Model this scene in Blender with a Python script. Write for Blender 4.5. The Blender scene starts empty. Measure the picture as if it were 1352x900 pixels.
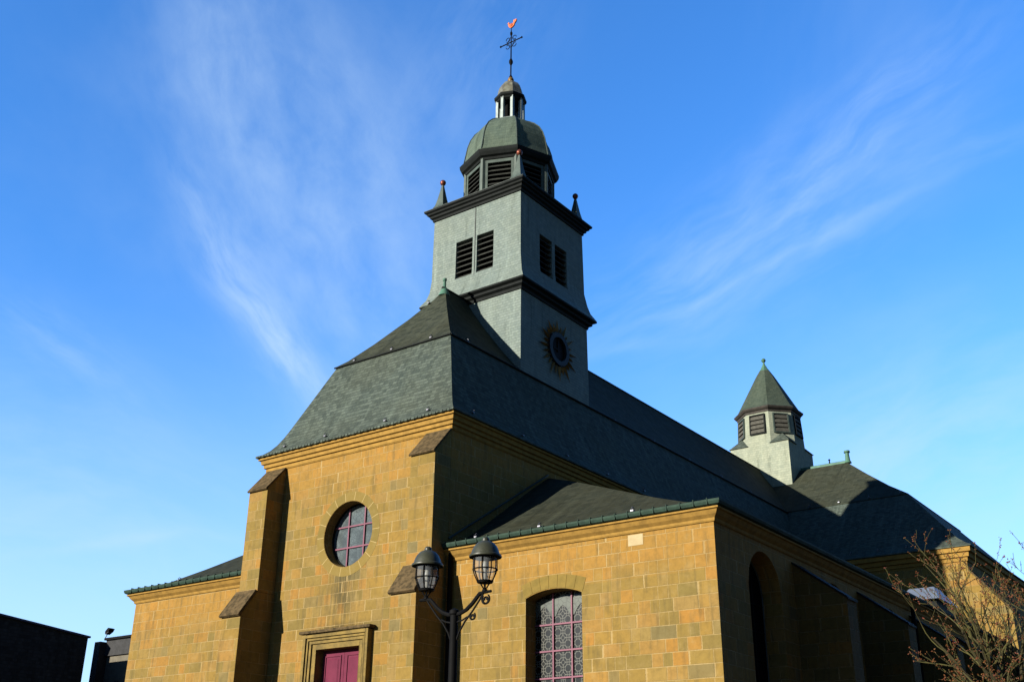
import bpy, bmesh, math, random
from mathutils import Vector, Matrix
random.seed(7)
R = math.radians
S = bpy.context.scene
COL = S.collection

# ------------------------------------------------------------------ camera
CAM = Vector((19.11, -23.13, 1.6))
pitch, roll, yaw = .41350592, .01008224, .63341118
fw = Vector((-math.sin(yaw)*math.cos(pitch), math.cos(yaw)*math.cos(pitch), math.sin(pitch)))
rt0 = Vector((math.cos(yaw), math.sin(yaw), 0)); up0 = rt0.cross(fw)
rt = math.cos(roll)*rt0 + math.sin(roll)*up0
up = -math.sin(roll)*rt0 + math.cos(roll)*up0
cd = bpy.data.cameras.new('camera'); cam = bpy.data.objects.new('camera', cd); COL.objects.link(cam)
m = Matrix((rt, up, -fw)).transposed().to_4x4(); m.translation = CAM
cam.matrix_world = m
cd.sensor_width = 36; cd.lens = 1442.19/1352*36; cd.clip_end = 5000; cd.clip_start = .1
S.camera = cam

# ------------------------------------------------------------------ light
SUN = Vector((-.395, -1, .305)).normalized()
sl = bpy.data.lights.new('sun', 'SUN'); so = bpy.data.objects.new('sun', sl); COL.objects.link(so)
sl.energy = 5.0; sl.angle = R(.5); sl.color = (1, .94, .84)
so.rotation_euler = SUN.to_track_quat('Z', 'Y').to_euler(); so.location = (-30, -60, 40)
S.view_settings.view_transform = 'Standard'; S.view_settings.look = 'None'
S.view_settings.exposure = 1.42; S.view_settings.gamma = 1

# ------------------------------------------------------------------ node maths
class V:
    def __init__(s, g, o): s.g = g; s.o = o
    def _m(s, op, *a, clamp=False):
        n = s.g.nodes.new('ShaderNodeMath'); n.operation = op; n.use_clamp = clamp
        for i, x in enumerate((s,)+a):
            if isinstance(x, V): s.g.links.new(x.o, n.inputs[i])
            else: n.inputs[i].default_value = x
        return V(s.g, n.outputs[0])
    def __add__(s, b): return s._m('ADD', b)
    __radd__ = __add__
    def __mul__(s, b): return s._m('MULTIPLY', b)
    __rmul__ = __mul__
    def __sub__(s, b): return s._m('SUBTRACT', b)
    def __rsub__(s, b): return (s*-1)+b
    def __truediv__(s, b): return s._m('DIVIDE', b)
    def floor(s): return s._m('FLOOR')
    def fract(s): return s._m('FRACT')
    def abs(s): return s._m('ABSOLUTE')
    def sin(s): return s._m('SINE')
    def exp(s): return s._m('EXPONENT')
    def sqrt(s): return s._m('SQRT')
    def pow(s, b): return s._m('POWER', b)
    def lt(s, b): return s._m('LESS_THAN', b)
    def gt(s, b): return s._m('GREATER_THAN', b)
    def min(s, b): return s._m('MINIMUM', b)
    def max(s, b): return s._m('MAXIMUM', b)
    def clamp(s): return s._m('ADD', 0.0, clamp=True)
    def step(s, a, b):          # smoothstep a..b -> 0..1
        n = s.g.nodes.new('ShaderNodeMapRange'); n.interpolation_type = 'SMOOTHSTEP'
        s.g.links.new(s.o, n.inputs[0]); n.inputs[1].default_value = a; n.inputs[2].default_value = b
        return V(s.g, n.outputs[0])
class G:
    def __init__(s, tree): s.t = tree; s.nodes = tree.nodes; s.links = tree.links
    def new(s, t): return s.nodes.new(t)
    def xyz(s, sock):
        n = s.new('ShaderNodeSeparateXYZ'); s.links.new(sock, n.inputs[0])
        return [V(s, o) for o in n.outputs]
    def comb(s, *a):
        n = s.new('ShaderNodeCombineXYZ')
        for i, x in enumerate(a):
            if isinstance(x, V): s.links.new(x.o, n.inputs[i])
            else: n.inputs[i].default_value = x
        return n.outputs[0]
    def noise(s, vec, scale=1, detail=4, rough=.55, dist=0):
        n = s.new('ShaderNodeTexNoise'); s.links.new(vec, n.inputs['Vector'])
        n.inputs['Scale'].default_value = scale; n.inputs['Detail'].default_value = detail
        n.inputs['Roughness'].default_value = rough; n.inputs['Distortion'].default_value = dist
        return V(s, n.outputs['Fac'])
    def white(s, *a):
        n = s.new('ShaderNodeTexWhiteNoise'); n.noise_dimensions = '3D'
        s.links.new(s.comb(*a), n.inputs['Vector']); return V(s, n.outputs['Value'])
    def mix(s, f, a, b, mode='MIX'):
        n = s.new('ShaderNodeMix'); n.data_type = 'RGBA'; n.blend_type = mode
        for k, x in ((0, f), (6, a), (7, b)):
            if isinstance(x, V): s.links.new(x.o, n.inputs[k])
            elif isinstance(x, (float, int)): n.inputs[k].default_value = x
            elif isinstance(x, tuple): n.inputs[k].default_value = (*x, 1)
            else: s.links.new(x, n.inputs[k])
        return n.outputs[2]
    def ramp(s, f, stops, const=False):
        n = s.new('ShaderNodeValToRGB'); s.links.new(f.o, n.inputs[0]); r = n.color_ramp
        if const: r.interpolation = 'CONSTANT'
        while len(r.elements) < len(stops): r.elements.new(.5)
        for e, (p, c) in zip(r.elements, stops): e.position = p; e.color = (*c, 1)
        return n.outputs[0]
    def bump(s, h, strength=.4, dist=.02):
        n = s.new('ShaderNodeBump'); s.links.new(h.o, n.inputs['Height'])
        n.inputs['Strength'].default_value = strength; n.inputs['Distance'].default_value = dist
        return n.outputs[0]

# ------------------------------------------------------------------ world
W = bpy.data.worlds.new('World'); S.world = W; W.use_nodes = True
g = G(W.node_tree); W.node_tree.nodes.clear()
sky = g.new('ShaderNodeTexSky'); sky.sky_type = 'NISHITA'; sky.sun_disc = False
sky.sun_elevation = math.asin(SUN.z); sky.sun_rotation = math.atan2(SUN.x, SUN.y)
sky.air_density = 1.0; sky.dust_density = .15; sky.ozone_density = 3.0
hs = g.new('ShaderNodeHueSaturation'); hs.inputs['Saturation'].default_value = 1.2; hs.inputs['Value'].default_value = 1.0
g.links.new(sky.outputs[0], hs.inputs['Color'])
tint = g.mix(1.0, hs.outputs[0], (.82, 1.02, 1.30), 'MULTIPLY')
tc = g.new('ShaderNodeTexCoord'); D = tc.outputs['Generated']
def dotv(vec):
    n = g.new('ShaderNodeVectorMath'); n.operation = 'DOT_PRODUCT'
    g.links.new(D, n.inputs[0]); n.inputs[1].default_value = vec; return V(g, n.outputs['Value'])
# fixed directions of the cloud field, in world space: units are tangents about its middle
az = dotv(rt); ay = dotv(up); af = dotv(fw).max(.05)
u = az/af; v = ay/af
def pix(x, y): return (x-676)/1442.19, (450-y)/1442.19
warp = g.noise(g.comb(u, v, 0.0), 3.5, 3)
warp2 = g.noise(g.comb(u+7.0, v, 0.0), 3.5, 3)
uw = u+(warp-.5)*.10; vw = v+(warp2-.5)*.10
def wisp(x, y, ang, lx, ly, amp, stretch=5.0, nscale=9.0, lo=.35, hi=.75, seed=0.0):
    cx, cy = pix(x, y); c, s = math.cos(R(ang)), math.sin(R(ang))
    a = (uw-cx)*c+(vw-cy)*s; b = (uw-cx)*(-s)+(vw-cy)*c
    e = ((a/(lx/1442.)).pow(2.0)+(b/(ly/1442.)).pow(2.0))*-1.0
    n = g.noise(g.comb(a*1.0+seed, b*stretch, seed), nscale, 6, .6).step(lo, hi)
    return e.exp()*n*amp
cl = [wisp(400, 230, -66, 320, 140, .95, 1.8, 8, .18, .85, 1),
      wisp(345, 400, -62, 170, 38, 1.0, 3.2, 11, .22, .68, 2),
      wisp(390, 480, -55, 70, 30, .5, 3.0, 9, .2, .7, 3),
      wisp(500, 300, -72, 300, 130, .60, 1.8, 7, .20, .85, 4),
      wisp(290, 60, -70, 130, 60, .40, 3.5, 9, .3, .8, 14),
      wisp(1040, 330, 25.5, 260, 9, .32, 2.5, 9, .15, .6, 5),
      wisp(980, 320, 30, 260, 75, .62, 4.5, 8, .30, .75, 6),
      wisp(1130, 180, 42, 230, 50, .40, 5.0, 9, .35, .75, 15),
      wisp(1270, 200, 20, 150, 22, .25, 4.0, 8, .2, .7, 7),
      wisp(1230, 600, 24, 260, 130, .85, 3.0, 6, .2, .75, 8),
      wisp(820, 465, 12, 130, 12, .25, 3.0, 8, .1, .6, 9),
      wisp(60, 640, -15, 300, 160, .42, 3.0, 7, .25, .8, 10),
      wisp(160, 722, 4, 130, 9, .32, 3.0, 8, .1, .6, 11),
      wisp(80, 460, -40, 120, 40, .42, 4.0, 9, .3, .75, 12),
      wisp(620, 70, 65, 200, 90, .30, 3.0, 9, .3, .75, 13)]
cs = cl[0]
for c in cl[1:]: cs = cs+c
# a little wisp everywhere else, thicker to the horizon
gen = g.noise(D, 2.2, 6, .6, .4).step(.5, .85)*.16
hz = dotv((0, 0, 1)).step(.45, .0)
cov = (cs*.44+gen*.8+hz*.66).clamp()*af.step(.05, .3)
skyc = g.mix(cov, tint, (2.3, 3.05, 3.9))
# sky dimmed away from the view direction, to cut fill on shaded walls
view_dim = dotv(fw).step(.0, .72)*.65+.35
skyc = g.mix(1.0, skyc, g.comb(view_dim, view_dim, view_dim), 'MULTIPLY')
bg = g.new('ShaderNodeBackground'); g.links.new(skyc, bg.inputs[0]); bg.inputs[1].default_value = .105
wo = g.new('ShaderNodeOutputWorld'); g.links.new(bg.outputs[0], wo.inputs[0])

# ------------------------------------------------------------------ materials
def mat(name):
    mt = bpy.data.materials.new(name); mt.use_nodes = True
    g = G(mt.node_tree); b = mt.node_tree.nodes['Principled BSDF']
    return mt, g, b
KALB = .72
def setc(g, b, c, rough=.85, spec=.3, metal=0, normal=None):
    if not isinstance(c, tuple): c = g.mix(1.0, c, (KALB, KALB, KALB*.97), 'MULTIPLY')
    spec = spec*.7
    if isinstance(c, tuple): b.inputs['Base Color'].default_value = (*c, 1)
    else: g.links.new(c, b.inputs['Base Color'])
    if isinstance(rough, V): g.links.new(rough.o, b.inputs['Roughness'])
    else: b.inputs['Roughness'].default_value = rough
    b.inputs['Specular IOR Level'].default_value = spec; b.inputs['Metallic'].default_value = metal
    if normal is not None: g.links.new(normal, b.inputs['Normal'])
def coords(g):
    tc = g.new('ShaderNodeTexCoord'); P = tc.outputs['Object']; x, y, z = g.xyz(P)
    ge = g.new('ShaderNodeNewGeometry'); nx, ny, nz = g.xyz(ge.outputs['True Normal'])
    sel = ny.abs().gt(nx.abs()-.001)
    u = x*sel+y*(1-sel)
    return P, x, y, z, u, sel, nx, ny, nz
def ashlar(name, h=.31, w=.40, orange=.5, dark=1.0, mort=.020, stain=False):
    mt, g, b = mat(name)
    P, x, y, z, u, sel, nx, ny, nz = coords(g)
    wob = g.noise(P, .8, 2)*.018
    zz = (z+wob+.06)/h; row = zz.floor(); fr = zz.fract()
    rr = g.white(row, sel, 3.0)
    uu = u+rr*9.0; uu = uu+((uu*4.3+row*2.1).sin())*.15
    uc = uu/w; cell = uc.floor(); fu = uc.fract()
    rc = g.white(cell, row, sel); rd = g.white(cell, row, sel+5.0)
    edge = (fr.min(1-fr)*h).min(fu.min(1-fu)*w)
    edgen = edge+(g.noise(P, 22, 3)-.5)*.022
    mask = 1-edgen.step(mort*.25, mort*.75)
    ol, oc, tn, gr, og = (.25, .195, .075), (.50, .315, .088), (.47, .325, .135), (.29, .25, .14), (.62, .31, .075)
    c = g.ramp(rc, [(0, (.32, .25, .095)), (.15, (.38, .275, .09)), (.34, oc), (.50, (.44, .31, .10)), (.62, tn), (.80, og), (.90, (.50, .35, .13)), (.985, gr)])
    big = g.noise(P, .33, 4, .6).step(.35, .68)
    c = g.mix(big*.38, c, (.27, .205, .075))
    # clean orange stone sheltered right below the cornice
    c = g.mix(rd*.35, c, oc)
    if orange: c = g.mix(V(g, g.new('ShaderNodeValue').outputs[0])*0+orange*1.0, c, og) if False else g.mix(((z*-1+ (12.0 if orange < 2 else 8.1))).step(1.7, .1)*.70*(z.gt(7.0 if orange > 1 else 9.5)), c, (.62, .335, .085))
    f2 = g.noise(P, 9, 6, .65)
    c = g.mix(f2.step(.35, .8)*.38, c, (.21, .145, .048))
    f3 = g.noise(g.comb(u*6.0, z*.8, y*.5), 1.1, 5, .6)
    c = g.mix(f3.step(.48, .72)*.55, c, (.19, .15, .075))
    f4 = g.noise(g.comb(u*2.2, z*2.6, y*.5), .9, 6, .7)
    c = g.mix(f4.step(.50, .72)*.36, c, (.56, .42, .22))
    c = g.mix(f4.step(.46, .28)*.40, c, (.20, .15, .06))
    pits = g.noise(P, 38, 3, .7).step(.70, .78)
    c = g.mix(pits*.5, c, (.10, .07, .03))
    if stain:
        s = ((x+3.95)/.62).pow(2.0)
        s = (s*-1.0).exp()*z.lt(8.5)*z.step(5.6, 7.8).max(0.35)*g.noise(g.comb(x*7.0, z*.7, 0.0), 1.6, 5, .6).step(.3, .62)
        c = g.mix(s*.95, c, (.13, .11, .06))
        s2 = ((x+3.95)/1.5).pow(2.0)._m('MULTIPLY', -1.0).exp()*((z-6.60).abs()).step(.32, .02)
        c = g.mix(s2*g.noise(P, 5, 5, .6).step(.3, .6)*.9, c, (.09, .07, .04))
    c = g.mix(mask*(g.noise(P, 1.1, 4).step(.3, .75)*.65+.3), c, (.66, .50, .28))
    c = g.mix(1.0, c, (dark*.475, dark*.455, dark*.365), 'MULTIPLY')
    hgt = f2*.5+rd*.3-mask*1.0+g.noise(P, 60, 3)*.25-pits*.8
    setc(g, b, c, .9, .15, 0, g.bump(hgt, .55, .02))
    return mt
def slate(name, base=(.085, .10, .085), alt=(.15, .165, .13), h=.105, w=.16, rough=.75, spec=.05, moss=.35, linec=.75):
    mt, g, b = mat(name)
    P, x, y, z, u, sel, nx, ny, nz = coords(g)
    sl_ = (1-nz.abs().pow(2.0)).max(.02).sqrt()
    zz = z/sl_/h; row = zz.floor(); fr = zz.fract()
    uc = (u+row*.5*w*1.0+g.white(row, sel, 1.0)*.03)/w; cell = uc.floor(); fu = uc.fract()
    rc = g.white(cell, row, sel)
    c = g.mix(rc*.75, base, alt)
    big = g.noise(P, .55, 5, .65).step(.32, .72)
    c = g.mix(big*moss, c, tuple(q*1.0 for q in (base[0]*1.5, base[1]*1.15, base[2]*.75)))
    st = g.noise(g.comb(u*3.2, z*.35, 0.0), 1.0, 5, .65)
    c = g.mix(st.step(.52, .8)*.55, c, (alt[0]*1.5, alt[1]*1.5, alt[2]*1.45))
    c = g.mix(st.step(.48, .28)*.55, c, (base[0]*.45, base[1]*.45, base[2]*.42))
    f = g.noise(P, 14, 5, .65)
    c = g.mix(f.step(.45, .8)*.4, c, (alt[0]*1.25, alt[1]*1.25, alt[2]*1.0))
    line = (1-fr.step(.04, .30))*(rc*.4+.6)
    line2 = 1-((fu.min(1-fu))*w).step(.002, .008)
    c = g.mix((line*linec).max(line2*linec*.6), c, (.02, .023, .022))
    hgt = fr*-1.0+rc*.5-line2*.6+f*.3
    setc(g, b, c, g.noise(P, 3, 4)*.25+rough-.1, spec, 0, g.bump(hgt, .5, .012))
    return mt
def plain(name, c1, c2=None, rough=.6, spec=.25, metal=0, scale=4, bump=.2):
    mt, g, b = mat(name)
    tc = g.new('ShaderNodeTexCoord'); P = tc.outputs['Object']
    c2 = c2 or tuple(x*.6 for x in c1)
    n = g.noise(P, scale, 6, .65)
    c = g.mix(n.step(.3, .72), c1, c2)
    setc(g, b, c, rough, spec*.55, metal, g.bump(g.noise(P, scale*6, 4), bump, .01))
    return mt
M = {}
M['stone'] = ashlar('facade_stone', orange=1, stain=True)
M['stone_low'] = ashlar('aisle_stone', orange=2)
M['stone_plain'] = ashlar('buttress_stone', orange=0, w=.52, mort=.017)
M['stone_shaded'] = ashlar('shaded_side_stone', orange=0, dark=.55)  # darker copy of the stone: shade of the flank put into its colour
M['trim'] = plain('cornice_stone', (.30, .175, .042), (.20, .118, .030), .9, .15, 0, 5)
M['frame_stone'] = plain('door_stone', (.21, .145, .045), (.105, .078, .032), .9, .15, 0, 3)
M['cap'] = plain('weathered_cap_stone', (.115, .080, .040), (.035, .027, .015), .95, .1, 0, 7, .8)
M['pale'] = plain('pale_stone', (.38, .31, .18), (.32, .25, .14), .9, .15)
M['slate'] = slate('mansard_slate', (.038, .050, .045), (.094, .116, .098), h=.13, w=.17, moss=.30, linec=.75)
M['slate_up'] = slate('upper_roof_slate', (.024, .029, .021), (.054, .060, .042), moss=.45, h=.17, w=.24, linec=.8)
M['slate_low'] = slate('aisle_roof_slate', (.019, .023, .017), (.042, .046, .032), moss=.5, h=.17, w=.24, linec=.8)
M['slate_tower'] = slate('tower_slate', (.118, .150, .142), (.172, .208, .192), h=.105, w=.15, moss=.16, rough=.65, spec=.08, linec=.40)
M['slate_dome'] = slate('dome_slate', (.060, .085, .072), (.095, .125, .10), h=.15, moss=.25, linec=.3)
M['slate_turret'] = slate('turret_slate', (.20, .225, .18), (.28, .30, .235), h=.13, moss=.12, linec=.2)
M['dark_slate'] = slate('dark_wall_slate', (.020, .021, .022), (.048, .050, .052), h=.13, moss=.2)
M['lead'] = plain('dark_lead', (.012, .014, .014), (.007, .009, .008), .7, .15)
M['lead_lip'] = plain('grey_painted_trim', (.06, .078, .066), (.03, .042, .036), .5, .5)
M['paint'] = plain('grey_green_paint', (.075, .10, .085), (.045, .06, .052), .55, .4)
M['louvre'] = plain('weathered_louvre', (.040, .042, .036), (.02, .022, .02), .8, .2)
M['louvre_pale'] = plain('pale_louvre', (.085, .082, .068), (.05, .048, .04), .8, .2)
M['zinc_post'] = plain('zinc_post', (.25, .29, .28), (.16, .19, .18), .4, .6, .2)
M['black'] = plain('dark_void', (.003, .003, .003), (.004, .004, .004), .9, .1)
M['copper'] = plain('green_copper', (.075, .17, .115), (.05, .11, .08), .6, .4)
M['gutter'] = plain('patinated_gutter', (.032, .058, .042), (.018, .032, .025), .7, .15)
M['ball'] = plain('red_copper_ball', (.20, .055, .03), (.13, .04, .022), .4, .5, .5)
M['cock'] = plain('copper_weathercock', (.50, .12, .04), (.36, .08, .03), .4, .5, .3)
M['gold'] = plain('old_gilt', (.26, .15, .04), (.13, .075, .024), .45, .5, .35)
M['iron'] = plain('black_iron', (.004, .004, .004), (.0025, .0025, .0025), .7, .15)
M['lamp_metal'] = plain('lamp_green_metal', (.042, .044, .028), (.026, .028, .018), .42, .55)
M['door'] = plain('plum_painted_door', (.125, .020, .043), (.095, .015, .034), .65, .15, 0, 3, .1)
M['bar'] = plain('plum_window_bar', (.16, .045, .075), (.12, .035, .06), .5, .4)
M['zinc'] = plain('sheet_zinc', (.24, .26, .28), (.19, .21, .23), .35, .7, .4)
M['hook'] = plain('galvanised_hook', (.16, .16, .19), (.09, .09, .11), .4, .6, .4)
M['plaster'] = plain('grey_render', (.14, .125, .095), (.10, .09, .07), .9, .2)
M['dark_render'] = plain('dark_band', (.045, .045, .047), (.03, .03, .03), .8, .2)
M['house_brick'] = plain('brown_brick', (.075, .04, .025), (.05, .028, .02), .9, .2)
M['pipe'] = plain('grey_pipe', (.33, .36, .42), (.25, .28, .33), .4, .5)
M['asphalt'] = plain('asphalt', (.060, .057, .052), (.045, .043, .04), .9, .3, 0, 6)
M['paving'] = ashlar('paving', orange=0, dark=.5)

def leaded(name, a, b_, scale, thick, grid=False):
    mt, g, b = mat(name)
    tc = g.new('ShaderNodeTexCoord'); P = tc.outputs['Object']; x, y, z = g.xyz(P)
    if grid:      # rows of ring-shaped quarries with small crossings
        p = scale
        a1 = (x/p).fract()-.5; a2 = (z/p).fract()-.5
        r = (a1*a1+a2*a2).sqrt()
        ring = ((r-.40).abs()).lt(thick)
        b1 = ((x/p)+.5).fract()-.5; b2 = ((z/p)+.5).fract()-.5
        r2 = (b1*b1+b2*b2).sqrt(); ring2 = ((r2-.30).abs()).lt(thick)
        r3 = ((r-.17).abs()).lt(thick*.8)
        sp = (a1*a2).abs().lt(.010)*r.gt(.17)
        mk = ring.max(ring2).max(r3).max(sp)
    else:
        vo = g.new('ShaderNodeTexVoronoi'); vo.feature = 'DISTANCE_TO_EDGE'; g.links.new(P, vo.inputs['Vector'])
        vo.inputs['Scale'].default_value = scale; mk = V(g, vo.outputs[0]).lt(thick)
    n = g.noise(P, 3.0, 3)
    c = g.mix(n.step(.35, .65), a, tuple(q*.6 for q in a))
    c = g.mix(mk, c, b_)
    setc(g, b, c, .18, .3, 0, g.bump(g.noise(P, 5, 2), .02, .02))
    return mt
M['rose_glass'] = leaded('rose_leaded_glass', (.085, .105, .11), (.045, .055, .06), 9, .05)
M['aisle_glass'] = leaded('patterned_leaded_glass', (.010, .011, .011), (.10, .10, .085), .30, .022, True)
M['aisle_glass_top'] = leaded('pale_leaded_glass', (.095, .105, .09), (.045, .045, .04), 7, .03)
mt, g, b = mat('lamp_glass'); setc(g, b, (.3, .32, .33), .05, .5); b.inputs['Alpha'].default_value = .16
M['glass'] = mt

# ------------------------------------------------------------------ geometry helpers
class MB:
    def __init__(s): s.v = []; s.f = []
    def add(s, vs, fs):
        o = len(s.v); s.v += [tuple(p) for p in vs]; s.f += [tuple(i+o for i in f) for f in fs]; return s
    def box(s, x0, x1, y0, y1, z0, z1):
        vs = [(x, y, z) for z in (z0, z1) for y in (y0, y1) for x in (x0, x1)]
        return s.add(vs, [(0, 2, 3, 1), (4, 5, 7, 6), (0, 1, 5, 4), (2, 6, 7, 3), (0, 4, 6, 2), (1, 3, 7, 5)])
    def prism(s, poly, vec):            # poly = 3d points, extruded by vec
        n = len(poly); vec = Vector(vec); a = [Vector(p) for p in poly]
        return s.add(a+[p+vec for p in a], [tuple(range(n))[::-1], tuple(range(n, 2*n))]+[(i, (i+1) % n, (i+1) % n+n, i+n) for i in range(n)])
    def loft(s, rings, cap0=True, cap1=True, closed=True):
        n = len(rings[0]); vs = [p for r in rings for p in r]; fs = []
        for k in range(len(rings)-1):
            for i in range(n if closed else n-1):
                j = (i+1) % n; fs.append((k*n+i, k*n+j, (k+1)*n+j, (k+1)*n+i))
        if cap0: fs.append(tuple(range(n))[::-1])
        if cap1: fs.append(tuple(range((len(rings)-1)*n, len(rings)*n)))
        return s.add(vs, fs)
    def lathe(s, c, prof, n=16, a0=0.0, cap=True):      # prof list (r, z)
        rings = [[(c[0]+r*math.sin(a0+2*math.pi*i/n), c[1]-r*math.cos(a0+2*math.pi*i/n), c[2]+z) for i in range(n)] for r, z in prof]
        return s.loft(rings, cap, cap)
    def tube(s, pts, r, n=8):
        pts = [Vector(p) for p in pts]; rings = []
        rs = r if isinstance(r, (list, tuple)) else [r]*len(pts)
        ref = None
        for i, p in enumerate(pts):
            d = (pts[min(i+1, len(pts)-1)]-pts[max(i-1, 0)]).normalized()
            if ref is None: ref = Vector((0, 0, 1)) if abs(d.z) < .9 else Vector((1, 0, 0))
            a = (ref-d*ref.dot(d)).normalized(); ref = a; bb = d.cross(a)
            rings.append([p+(a*math.cos(2*math.pi*k/n)+bb*math.sin(2*math.pi*k/n))*rs[i] for k in range(n)])
        return s.loft(rings)
    def build(s, name, m, parent=None, smooth=False, bevel=0):
        me = bpy.data.meshes.new(name); me.from_pydata(s.v, [], s.f)
        bm = bmesh.new(); bm.from_mesh(me)
        bmesh.ops.remove_doubles(bm, verts=bm.verts, dist=1e-5)
        bmesh.ops.dissolve_degenerate(bm, edges=bm.edges, dist=1e-5)
        bmesh.ops.recalc_face_normals(bm, faces=bm.faces)
        if smooth:
            for f in bm.faces: f.smooth = True
            for e in bm.edges:
                if len(e.link_faces) == 2 and e.calc_face_angle(0) > R(38): e.smooth = False
        bm.to_mesh(me); bm.free()
        me.materials.append(m)
        o = bpy.data.objects.new(name, me); COL.objects.link(o)
        if parent: o.parent = parent
        if bevel:
            md = o.modifiers.new('bevel', 'BEVEL'); md.width = bevel; md.segments = 2; md.limit_method = 'ANGLE'
        return o
def cut(o, cutters):
    for c in cutters:
        md = o.modifiers.new('b', 'BOOLEAN'); md.operation = 'DIFFERENCE'; md.object = c; md.solver = 'EXACT'
    bpy.context.view_layer.update()
    dg = bpy.context.evaluated_depsgraph_get()
    me = bpy.data.meshes.new_from_object(o.evaluated_get(dg)); o.modifiers.clear()
    old = o.data; o.data = me
    for c in cutters: bpy.data.objects.remove(c)
def empty(name, loc, label, cat, group=None):
    o = bpy.data.objects.new(name, None); COL.objects.link(o); o.location = loc
    o['label'] = label; o['category'] = cat
    if group: o['group'] = group
    o.empty_display_size = .3
    return o
def struct(o): o['kind'] = 'structure'; return o
def copy_part(o, parent, loc=(0, 0, 0), rot=None):
    c = o.copy(); COL.objects.link(c); c.parent = parent; c.location = loc
    if rot is not None: c.rotation_euler = rot
    return c
def copy_tree(o, parent, loc):
    c = copy_part(o, parent, loc)
    for ch in list(o.children):
        k = ch.copy(); COL.objects.link(k); k.parent = c
    return c
def rect_ring(x0, x1, y0, y1, o, z, sx=1, sy=1):  # outset o
    return [(x0-o*sx, y0-o*sy, z), (x1+o*sx, y0-o*sy, z), (x1+o*sx, y1+o*sy, z), (x0-o*sx, y1+o*sy, z)]

# ------------------------------------------------------------------ ground
gb = MB(); gb.add([(-900, -900, 0), (900, -900, 0), (900, 900, 0), (-900, 900, 0)], [(0, 1, 2, 3)])
struct(gb.build('ground', M['asphalt']))
gb = MB(); gb.add([(-24, -34, .004), (34, -34, .004), (34, -3.2, .004), (-24, -3.2, .004)], [(0, 1, 2, 3)])
struct(gb.build('pavement', M['asphalt']))

# ================================================================== CHURCH
CH = empty('church', (0, 0, 0), 'ochre stone church with grey slate mansard roofs, square bell tower and low side aisles', 'church')
NX0, NX1 = -7.74, 0.0
# --- nave walls
nw = MB().box(NX0, NX1, 0, 46, 0, 12.3).build('nave_wall', M['stone'], CH)
RC = (-3.9, 9.42); RR = .98
c1 = MB().add([], [])
c1 = MB(); c1.loft([[(RC[0]+r*math.cos(2*math.pi*i/64), y, RC[1]+r*math.sin(2*math.pi*i/64)) for i in range(64)] for r, y in ((RR*1.02, -.5), (RR, .6))])
c1 = c1.build('cutter', M['stone'])
c2 = MB().box(-4.92, -2.98, -.5, .6, .45, 6.14).build('cutter', M['stone'])
cut(nw, [c1, c2])
# --- rose window
rw = MB(); rw.loft([[(RC[0]+r*math.cos(2*math.pi*i/64), y, RC[1]+r*math.sin(2*math.pi*i/64)) for i in range(64)] for r, y in ((RR-.01, .40), (RR-.01, .43))])
rose = rw.build('rose_window', M['rose_glass'], CH)
b_ = MB()
for t in (-.325, .325):
    hgt = math.sqrt(RR*RR-t*t)-.01
    b_.box(RC[0]+t-.022, RC[0]+t+.022, .35, .39, RC[1]-hgt, RC[1]+hgt)
    for s in (-1, 1):
        pass
    b_.box(RC[0]-hgt, RC[0]+hgt, .353, .393, RC[1]+t-.022, RC[1]+t+.022)
b_.build('glazing_bars', M['bar'], rose)
def ringmesh(c, r0, r1, y0, y1, n=64):
    mb = MB(); rs = []
    for r, y in ((r0, y0), (r1, y0), (r1, y1), (r0, y1)):
        rs.append([(c[0]+r*math.cos(2*math.pi*i/n), y, c[1]+r*math.sin(2*math.pi*i/n)) for i in range(n)])
    return mb.loft(rs+[rs[0]], False, False)
ringmesh(RC, RR-.035, RR-.012, .34, .40).build('window_rim', M['lead'], rose)
# voussoir ring, nearly flush
def radial_stone():
    mt, g, b = mat('voussoir_stone')
    tc = g.new('ShaderNodeTexCoord'); P = tc.outputs['Object']; x, y, z = g.xyz(P)
    a = (z-RC[1])._m('ARCTAN2', x-RC[0])*(18/6.2832); fa = a.fract(); k = a.floor()
    c = g.mix(g.white(k, 1.0, 2.0), (.18, .125, .033), (.145, .105, .028))
    c = g.mix(g.noise(P, 6, 5).step(.4, .75)*.4, c, (.2, .15, .06))
    c = g.mix(fa.min(1-fa).lt(.022)*.45, c, (.5, .38, .19))
    setc(g, b, c, .9, .15, 0, g.bump(g.noise(P, 25, 4), .4, .01)); return mt
ringmesh(RC, RR*1.021, RR+.30, -.004, .05).build('voussoir_ring', radial_stone(), rose)
# --- portal
pt = MB()
def frame(mb, x0, x1, z0, z1, w, y0, y1):
    mb.box(x0-w, x0, y0, y1, z0, z1+w); mb.box(x1, x1+w, y0, y1, z0, z1+w); mb.box(x0, x1, y0, y1, z1, z1+w)
frame(pt, -4.82, -3.08, .45, 6.10, .16, -.05, .30)
portal = pt.build('portal', M['frame_stone'], CH, bevel=.01)
for (o_, w_, y_) in ((.163, .09, -.10), (.256, .07, -.14), (.329, .10, -.19)):
    q = MB(); frame(q, -4.82-o_, -3.08+o_, .45, 6.10+o_, w_, y_, .03+.001*o_); q.build('moulding', M['frame_stone'], portal, bevel=.012)
q = MB().box(-5.36, -2.54, -.26, .02, 6.545, 6.63); q.build('drip_course', M['cap'], portal, bevel=.02)
q = MB().box(-5.6, -2.3, -1.3, 0, 0, .22); q.box(-5.3, -2.6, -.8, 0, .22, .44); q.build('doorstep', M['frame_stone'], portal)
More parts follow.
